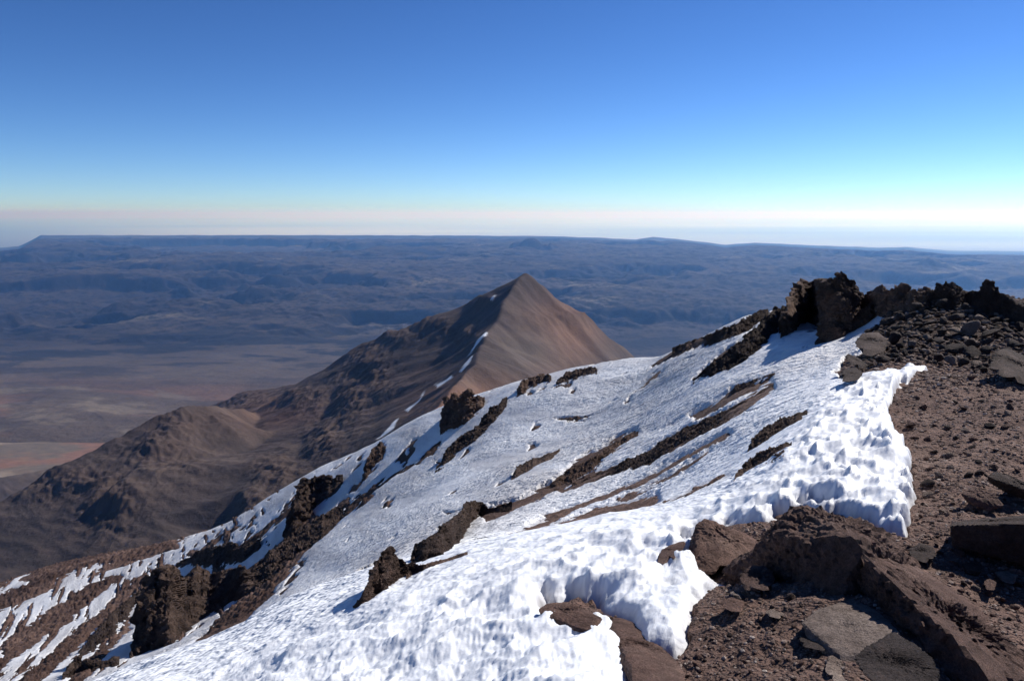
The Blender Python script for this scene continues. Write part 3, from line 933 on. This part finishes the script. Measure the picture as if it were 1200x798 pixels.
# ------------------------------------------------------------------ boulders and stones
def ico(sub):
    bm = bmesh.new()
    bmesh.ops.create_icosphere(bm, subdivisions=sub, radius=1)
    V = np.array([v.co[:] for v in bm.verts]); Fc = np.array([[v.index for v in f.verts] for f in bm.faces])
    bm.free()
    return V / np.linalg.norm(V, axis=1, keepdims=True), Fc


ICO = {i: ico(i) for i in (1, 2, 3, 4, 5, 6)}


def hull_planes(P):
    bm = bmesh.new()
    for p in P:
        bm.verts.new(p)
    bmesh.ops.convex_hull(bm, input=bm.verts[:])
    bm.normal_update()
    out = []
    for f in bm.faces:
        n = np.array(f.normal); out.append((n, float(n @ np.array(f.verts[0].co))))
    bm.free()
    c = np.mean(P, 0)
    return [(n, d) if d - n @ c > 0 else (-n, -d) for n, d in out], c


def hull_rock(P, sub, rnd=14, rough=.03, lam=.3, seed=1):
    """rock whose faces are the hull of the given points, weathered by noise"""
    P = np.array(P, float)
    pl, c = hull_planes(P)
    D, Fc = ICO[sub]
    inv = np.zeros(len(D))
    for n, d in pl:
        g_ = np.maximum(D @ n, 0) / max(d - n @ c, 1e-4)
        inv += g_ ** rnd
    r = inv ** (-1 / rnd)
    size = r.mean()
    V = D * r[:, None]
    q = V / size + seed * 11.3
    d = (facet3(q, lam * 1.6, seed) * .9 + facet3(q, lam * .5, seed + 4) * .45 + fbm3(q, lam, 5, seed, .6) + .7 * fbm3(q, lam * .22, 3, seed + 9, .7) + (.35 * facet3(q, lam * .17, seed + 8) if sub > 4 else 0)) * rough * size
    V = V * (1 + (d / r)[:, None])
    return V, Fc, c


def stone_proto(sub, seed, flat=.6, rough=.05):
    r = np.random.default_rng(seed)
    P = r.normal(size=(14, 3)); P /= np.linalg.norm(P, axis=1, keepdims=True)
    P *= r.uniform(.75, 1.1, (14, 1)); P *= (1.15, .85, flat)
    V, Fc, c = hull_rock(P, sub, 18, rough, .6, seed)
    return V, Fc


def boulder(label, cat, pts, sub=5, rnd=16, rough=.035, lam=.35, mat='rock_brown', seed=1, group=None, name='boulder', auto=True, sinkf=.97):
    """pts: (column, row, distance) corners"""
    if auto:                         # put the lowest visible corner on the ground
        q = max((p for p in pts if p[1] < 812), key=lambda p: p[1])
        k_ = float(hit(q[0], min(q[1], 797))[0]) / q[2] * sinkf
        pts = [(a, b_, c_ * k_) for a, b_, c_ in pts]
    P = [pt(*p) for p in pts]
    V, Fc, c = hull_rock(P, sub, rnd * 1.6, rough * 1.35, lam, seed)
    me = mesh_np(name, V, Fc, smooth=False)
    return tag(link(name, me, M[mat], tuple(c)), label, cat, group)


# the long half-buried boulder of the foreground
boulder('huge brown boulder with a dark overhanging face in the foreground', 'boulder',
        [(928, 592, 4.3), (903, 628, 4.0), (872, 662, 4.25), (900, 674, 3.98), (940, 690, 3.7), (985, 714, 3.40), (1012, 706, 3.45), (1010, 632, 3.52), (960, 632, 3.75), (965, 597, 4.4), (1030, 622, 4.2), (1080, 664, 4.2), (1040, 700, 3.7), (960, 730, 4.6), (1050, 700, 4.8), (880, 700, 4.8)],
        6, 60, .045, .3, 'rock_brown', 2, auto=False)
boulder('low brown shoulder of rock joining the huge boulder on its left', 'boulder',
        [(846, 668, 4.5), (866, 652, 4.6), (905, 634, 4.35), (935, 650, 4.1), (945, 694, 3.72), (900, 680, 4.0), (862, 678, 4.3), (890, 710, 4.6), (880, 650, 5.1), (950, 700, 4.6)], 5, 40, .05, .4, 'rock_brown', 3, auto=False)
boulder('pointed brown boulder against the snow left of the huge boulder', 'boulder',
        [(806, 648, 5.0), (815, 612, 5.15), (826, 606, 5.2), (850, 616, 5.25), (882, 628, 5.3), (895, 640, 5.1), (860, 662, 4.75), (822, 668, 4.7), (800, 660, 4.9), (850, 650, 5.8)], 5, 16, .04, .4, 'rock_brown', 5)
boulder('small dark stone between snow tip and pointed boulder', 'boulder',
        [(806, 655, 4.6), (825, 650, 4.6), (845, 660, 4.55), (838, 674, 4.45), (812, 670, 4.5), (825, 665, 4.9)], 4, 12, .06, .5, 'rock_brown', 6)
boulder('long soil-covered ledge sloping down to the lower right corner', 'boulder',
        [(1014, 652, 3.45), (1035, 652, 3.8), (1062, 697, 3.1), (1112, 742, 2.85), (1168, 802, 2.6), (1080, 664, 4.15), (1135, 702, 3.72), (1205, 765, 3.2), (1250, 810, 2.95), (1000, 712, 3.5), (1052, 742, 3.1), (1104, 790, 2.82), (1130, 850, 2.7), (1100, 760, 4.2), (1200, 900, 3.0)],
        6, 60, .06, .22, 'rock_brown', 7, auto=False)
boulder('flat pale grey slab with a smooth top below the huge boulder', 'boulder',
        [(968, 706, 3.35), (1000, 700, 3.38), (1030, 716, 3.2), (1056, 742, 2.98), (1010, 764, 2.83), (985, 768, 2.82), (938, 728, 3.08), (945, 748, 3.0), (988, 790, 2.76), (1040, 790, 2.8), (1000, 760, 3.5)],
        6, 40, .016, .3, 'rock_grey', 8, auto=False)
boulder('rough dark rock directly under the pale slab', 'boulder',
        [(1000, 768, 3.05), (1045, 738, 3.3), (1080, 758, 3.1), (1102, 785, 2.9), (1100, 815, 2.75), (1040, 815, 2.7), (1010, 790, 2.85), (1060, 800, 3.3)], 6, 18, .045, .3, 'rock_dark', 9)
boulder('small split grey rock at the bottom edge left of the dark rock', 'boulder',
        [(970, 768, 2.95), (992, 764, 3.0), (1012, 784, 2.85), (1012, 806, 2.7), (985, 808, 2.65), (966, 785, 2.8), (995, 790, 3.1)], 5, 14, .05, .35, 'rock_grey', 10)
boulder('thick dark slab with a flat lit top at the right edge', 'boulder',
        [(1113, 615, 4.72), (1120, 610, 5.1), (1200, 603, 5.3), (1260, 603, 5.3), (1260, 612, 4.35), (1190, 613, 4.45), (1114, 640, 4.75), (1150, 650, 4.6), (1210, 666, 4.42), (1260, 672, 4.4), (1200, 640, 5.6)], 6, 30, .02, .3, 'rock_dark', 11)
boulder('dark leaning stone above the thick slab at the right edge', 'boulder',
        [(1155, 558, 6.0), (1164, 552, 6.2), (1182, 556, 6.1), (1204, 567, 6.0), (1218, 580, 5.9), (1208, 588, 6.0), (1178, 577, 6.05), (1160, 566, 6.05), (1190, 575, 6.8)], 5, 20, .04, .4, 'rock_dark', 12)
boulder('low brown hump of rock left of the leaning stone', 'boulder',
        [(1124, 578, 5.85), (1140, 572, 6.0), (1162, 577, 5.85), (1178, 592, 5.7), (1160, 600, 5.7), (1135, 591, 5.8), (1150, 585, 6.5)], 5, 14, .05, .4, 'rock_brown', 13)
boulder('round dark stone in the dirt left of the thick slab', 'boulder',
        [(1064, 644, 4.75), (1078, 635, 4.85), (1094, 640, 4.8), (1098, 652, 4.6), (1084, 660, 4.5), (1068, 654, 4.6), (1080, 650, 5)], 5, 12, .06, .5, 'rock_dark', 14)
boulder('small dark stone below the left end of the thick slab', 'boulder',
        [(1126, 662, 4.5), (1138, 657, 4.6), (1152, 662, 4.5), (1150, 674, 4.3), (1132, 672, 4.35), (1140, 668, 4.7)], 4, 12, .07, .5, 'rock_dark', 15)
boulder('reddish round stone beside a small pale block on the dirt', 'boulder',
        [(1152, 682, 4.15), (1160, 676, 4.2), (1168, 682, 4.15), (1166, 692, 4.05), (1156, 692, 4.05), (1160, 686, 4.3)], 4, 10, .05, .5, 'rock_brown', 16)
boulder('small pale block beside the reddish round stone', 'boulder',
        [(1164, 670, 4.3), (1180, 668, 4.35), (1192, 676, 4.2), (1190, 686, 4.1), (1174, 682, 4.15), (1176, 674, 4.5)], 4, 16, .05, .5, 'rock_grey', 17)
boulder('clod-shaped brown boulder in the gravel before the huge boulder', 'boulder',
        [(864, 676, 4.1), (880, 661, 4.25), (900, 664, 4.2), (910, 680, 4.05), (898, 694, 3.85), (872, 692, 3.9), (885, 680, 4.5)], 5, 10, .09, .3, 'rock_brown', 18)
boulder('brown wedge stone in the gravel right of the snow edge', 'boulder',
        [(842, 706, 3.7), (856, 698, 3.8), (874, 704, 3.75), (872, 718, 3.5), (850, 716, 3.55), (858, 708, 3.9)], 4, 12, .05, .5, 'rock_brown', 19)
boulder('flat pale stone in the gravel beside the wedge stone', 'boulder',
        [(896, 716, 3.55), (908, 711, 3.65), (922, 718, 3.55), (914, 726, 3.4), (900, 722, 3.45), (908, 720, 3.7)], 4, 12, .05, .5, 'rock_grey', 20)
boulder('thin pale flake of stone lying above the wedge stone', 'boulder',
        [(854, 694, 3.85), (864, 690, 3.95), (874, 700, 3.8), (868, 703, 3.7), (862, 698, 4)], 4, 12, .05, .5, 'rock_grey', 21)
boulder('dark shadowed rock under the left edge of the pale slab', 'boulder',
        [(932, 738, 3.3), (948, 734, 3.35), (972, 750, 3.2), (968, 764, 3.0), (940, 758, 3.05), (955, 750, 3.4)], 5, 12, .06, .4, 'rock_dark', 22)
boulder('brown rock tip poking out of the near snow', 'boulder',
        [(628, 714, 4.4), (642, 706, 4.55), (665, 704, 4.5), (690, 714, 4.3), (712, 727, 4.1), (690, 742, 4.0), (650, 738, 4.2), (665, 722, 4.8)], 5, 12, .05, .4, 'rock_brown', 23, sinkf=1.0)
boulder('long tan ridge-shaped boulder between two snow edges at bottom centre', 'boulder',
        [(708, 730, 4.0), (722, 720, 4.1), (735, 722, 4.05), (770, 752, 3.6), (800, 780, 3.2), (812, 812, 2.8), (742, 815, 2.75), (740, 780, 3.05), (725, 750, 3.5), (760, 780, 3.8)], 6, 14, .05, .3, 'rock_brown', 24)
boulder('brown stone in the snow hollow near the pointed boulder', 'boulder',
        [(766, 660, 5.0), (776, 643, 5.3), (792, 634, 5.5), (806, 632, 5.4), (800, 646, 5.1), (780, 664, 4.8), (788, 650, 5.6)], 4, 12, .06, .5, 'rock_brown', 25)
boulder('large dark block at the right edge behind the dirt', 'boulder',
        [(1156, 432, 15.5), (1166, 410, 16.5), (1180, 406, 17), (1210, 420, 16.5), (1230, 440, 15.5), (1200, 452, 14.5), (1170, 440, 15), (1190, 440, 17.5)], 5, 14, .06, .4, 'rock_dark', 26)
boulder('upper of two dark slabs jutting onto the snow from the rock pile', 'boulder',
        [(988, 418, 19), (994, 414, 19.5), (1006, 419, 19.5), (1018, 428, 19), (1014, 434, 18.5), (996, 428, 18.6), (1004, 424, 20)], 4, 16, .05, .5, 'rock_dark', 27)
boulder('lower of two dark slabs jutting onto the snow from the rock pile', 'boulder',
        [(984, 436, 17), (992, 430, 17.5), (1008, 431, 17.5), (1012, 438, 17), (1004, 448, 16.3), (988, 452, 16), (1000, 440, 18)], 4, 16, .05, .5, 'rock_dark', 28)
boulder('dark angular block at the left end of the rock pile', 'boulder',
        [(1000, 402, 21), (1010, 390, 22), (1030, 388, 22), (1042, 400, 21), (1036, 418, 20), (1010, 418, 19.6), (1024, 402, 23)], 5, 16, .06, .5, 'rock_dark', 29)

PROTO = [stone_proto(3, 100 + i, [.45, .6, .8, .5][i % 4]) for i in range(14)]
PM = {}


def stone_copy(i, mat, loc, size, rot, label, group, name='stone', cat='stone'):
    key = (i, mat)
    if key not in PM:
        me = mesh_np(name, *PROTO[i], smooth=(i % 2 == 0))
        me.materials.append(M[mat])
        PM[key] = me
    o = bpy.data.objects.new(name, PM[key])
    COL.objects.link(o)
    o.location = loc; o.scale = (size[0], size[1], size[2]); o.rotation_euler = rot
    return tag(o, label, cat, group)


def in_poly(x, y, poly):
    return sd_poly(np.array([x]), np.array([y]), poly)[0] > 0


def scatter(poly, n, smin, smax, mats, label, group, name='stone', cat='stone', sink=.25, pw=2.0, lift=0, gap=(.8, .55)):
    """smin, smax: half-sizes in photo pixels at the stone's own distance"""
    P = np.array(poly, float)
    placed = []
    tries = 0
    while len(placed) < n and tries < n * 40:
        tries += 1
        px = random.uniform(P[:, 0].min(), P[:, 0].max()); py = random.uniform(P[:, 1].min(), P[:, 1].max())
        if not in_poly(px, py, poly):
            continue
        r_ = smin + (smax - smin) * random.random() ** pw
        if any(abs(px - a) < (r_ + c) * gap[0] and abs(py - b) < (r_ + c) * gap[1] for a, b, c in placed):
            continue
        placed.append((px, py, r_))
    for px, py, r_ in placed:
        D = hit(px, py)[0]
        p = pt(px, py, D)
        sz = r_ * D / F
        gz_ = top_z(np.array([p[0]]), np.array([p[1]]))[0]
        stone_copy(random.randrange(14), random.choice(mats), (float(p[0]), float(p[1]), float(gz_) + sz * (.5 - sink) + lift),
                   (sz * random.uniform(.8, 1.3), sz * random.uniform(.8, 1.3), sz * random.uniform(.7, 1.1)),
                   (random.uniform(-.5, .5), random.uniform(-.5, .5), random.uniform(0, 6.28)), label, group, name, cat)


PILE = [(1012, 400), (1040, 370), (1066, 350), (1100, 340), (1150, 350), (1200, 368), (1205, 440), (1160, 440), (1110, 432), (1060, 424), (1020, 432), (1004, 436), (1012, 420)]
scatter(PILE, 300, 4, 14, ['rock_dark', 'rock_dark', 'rock_dark', 'rock_grey'], 'dark angular block heaped with its like on the rocky crest at right', 'angular blocks heaped on the crest', 'rock_block', 'rock', .0, 1.5, gap=(.62, .3))
DIRT = [(1085, 440), (1195, 445), (1198, 600), (1130, 605), (1110, 640), (1198, 680), (1198, 780), (1150, 720), (1090, 660), (1078, 610), (1085, 560), (1070, 520), (1055, 480)]
scatter(DIRT, 190, 2, 9, ['rock_brown', 'rock_dark', 'rock_brown', 'rock_grey'], 'small loose stone lying on the brown dirt of the ridge at right', 'loose stones on the dirt ridge', sink=.2)
GRAV = [(845, 690), (880, 700), (930, 700), (960, 730), (935, 760), (975, 770), (960, 798), (800, 798), (825, 740), (840, 715)]
scatter(GRAV, 45, 3, 8, ['rock_brown', 'rock_brown', 'rock_dark'], 'small loose stone in the gravel patch between snow edge and boulders', 'loose stones in the gravel patch', sink=.2)

# gravel: countless clods, one object
def gravel(name, zones, seed):
    r = np.random.default_rng(seed)
    V1, F1 = ICO[1]
    VS, FS = [], []
    off = 0
    protos = []
    for i in range(24):
        q = V1 * r.uniform(.65, 1.2, (len(V1), 1)) * (1.1, .9, .7)
        protos.append(q)
    for (u0, u1, y0, y1, n, smin, smax) in zones:
        v = np.log(y0) + (np.log(y1) - np.log(y0)) * r.random(n)
        y = np.exp(v); x = y * r.uniform(u0, u1, n)
        z = ground_z(x, y)
        px, py = proj(x, y, z)
        iu = np.clip(((x / y - ug[0]) / (ug[1] - ug[0])).round().astype(int), 0, NU - 1)
        iv = np.clip(((v - vg[0]) / (vg[1] - vg[0])).round().astype(int), 0, NV - 1)
        ok = m_s[iv, iu] < -.01
        x, y, z = x[ok], y[ok], g[iv, iu][ok]
        m_ = len(x)
        sz = (smin + (smax - smin) * r.random(m_) ** 3) * y / F
        ang = r.uniform(0, 6.283, m_)
        pid = r.integers(0, 24, m_)
        PR = np.array(protos)[pid] * sz[:, None, None]
        ca_, sa_ = np.cos(ang)[:, None], np.sin(ang)[:, None]
        X = PR[..., 0] * ca_ - PR[..., 1] * sa_; Yq = PR[..., 0] * sa_ + PR[..., 1] * ca_
        Q = np.stack([X + x[:, None], Yq + y[:, None], PR[..., 2] + (z + sz * .15)[:, None]], -1)
        VS.append(Q.reshape(-1, 3))
        FS.append((F1[None] + (np.arange(m_) * len(V1))[:, None, None]).reshape(-1, 3) + off)
        off += m_ * len(V1)
    me = mesh_np(name, np.concatenate(VS), np.concatenate(FS), smooth=False)
    return tag(link(name, me, M['gravel']), kind='stuff')


gravel('gravel', [(-.15, 1.0, 1.2, 6.5, 26000, 1.0, 4.5), (.3, 1.0, 6.5, 22, 14000, .8, 3.0), (.35, .75, 14, 30, 5000, 1.2, 4)], 5)

# ------------------------------------------------------------------ light, sky, air
SUN_EL, SUN_AZ = R(38), R(53)        # height; bearing to the right of the view direction
sd3 = Vector((math.sin(SUN_AZ) * math.cos(SUN_EL), math.cos(SUN_AZ) * math.cos(SUN_EL), math.sin(SUN_EL)))
sun = bpy.data.lights.new('sun', 'SUN')
sun.energy = 4.6
sun.angle = R(.53)
sun.color = (1, .965, .91)
so = bpy.data.objects.new('sun', sun)
COL.objects.link(so)
so.rotation_euler = sd3.to_track_quat('Z', 'Y').to_euler()
so.location = (30, 20, 60)

w = bpy.data.worlds.new('World')
scene.world = w
w.use_nodes = True
nt = w.node_tree
bg = nt.nodes['Background']
sky = nt.nodes.new('ShaderNodeTexSky')
sky.sky_type = 'NISHITA'
sky.sun_disc = False
sky.sun_elevation = SUN_EL
sky.sun_rotation = SUN_AZ
sky.altitude = 4200
sky.air_density = 1.0
sky.dust_density = .25
sky.ozone_density = 1.2
hs = nt.nodes.new('ShaderNodeHueSaturation'); hs.inputs['Saturation'].default_value = 1.13; hs.inputs['Hue'].default_value = .498
nt.links.new(sky.outputs[0], hs.inputs['Color'])
def vmul(src, v):
    n = nt.nodes.new('ShaderNodeVectorMath'); n.operation = 'MULTIPLY'
    nt.links.new(src, n.inputs[0]); n.inputs[1].default_value = v
    return n.outputs[0]


gm_ = nt.nodes.new('ShaderNodeGamma'); gm_.inputs['Gamma'].default_value = 1.28
nt.links.new(vmul(hs.outputs[0], (.077, .089, .108)), gm_.inputs['Color'])
nt.links.new(vmul(gm_.outputs[0], (10, 10, 10)), bg.inputs['Color'])
bg.inputs['Strength'].default_value = .1

# the air between us and the plateau
bm = bmesh.new()
bmesh.ops.create_cube(bm, size=1)
me = bpy.data.meshes.new('haze'); bm.to_mesh(me); bm.free()
hz = bpy.data.objects.new('haze', me); COL.objects.link(hz)
zmin = min(float(Zf.min()), float(Z.min())) - 2
ztop = 450.0
X0, Y0, Y1 = 445000, -5000, 425000
hz.scale = (2 * X0, Y1 - Y0, ztop - zmin)
hz.location = (0, (Y0 + Y1) / 2, (ztop + zmin) / 2)
hm = bpy.data.materials.new('haze'); hm.use_nodes = True
nt = hm.node_tree
nt.nodes.remove(nt.nodes['Principled BSDF'])
pv = nt.nodes.new('ShaderNodeVolumePrincipled')
pv.inputs['Color'].default_value = (.2, .45, 1.0, 1)
pv.inputs['Absorption Color'].default_value = (1, 1, 1, 1)
pv.inputs['Density'].default_value = 2.6e-5
pv.inputs['Anisotropy'].default_value = .4
nt.links.new(pv.outputs[0], nt.nodes['Material Output'].inputs['Volume'])
me.materials.append(hm)
tag(hz, kind='stuff')

# ------------------------------------------------------------------ output
scene.view_settings.view_transform = 'Standard'
scene.view_settings.look = 'None'
scene.view_settings.gamma = 1
scene.view_settings.exposure = .3
scene.render.engine = 'CYCLES'
scene.render.resolution_x = 1024
scene.render.resolution_y = 680
scene.cycles.max_bounces = 6
scene.cycles.volume_bounces = 1
print('camera ground', ground_z(np.array([0.0]), np.array([1.0])))
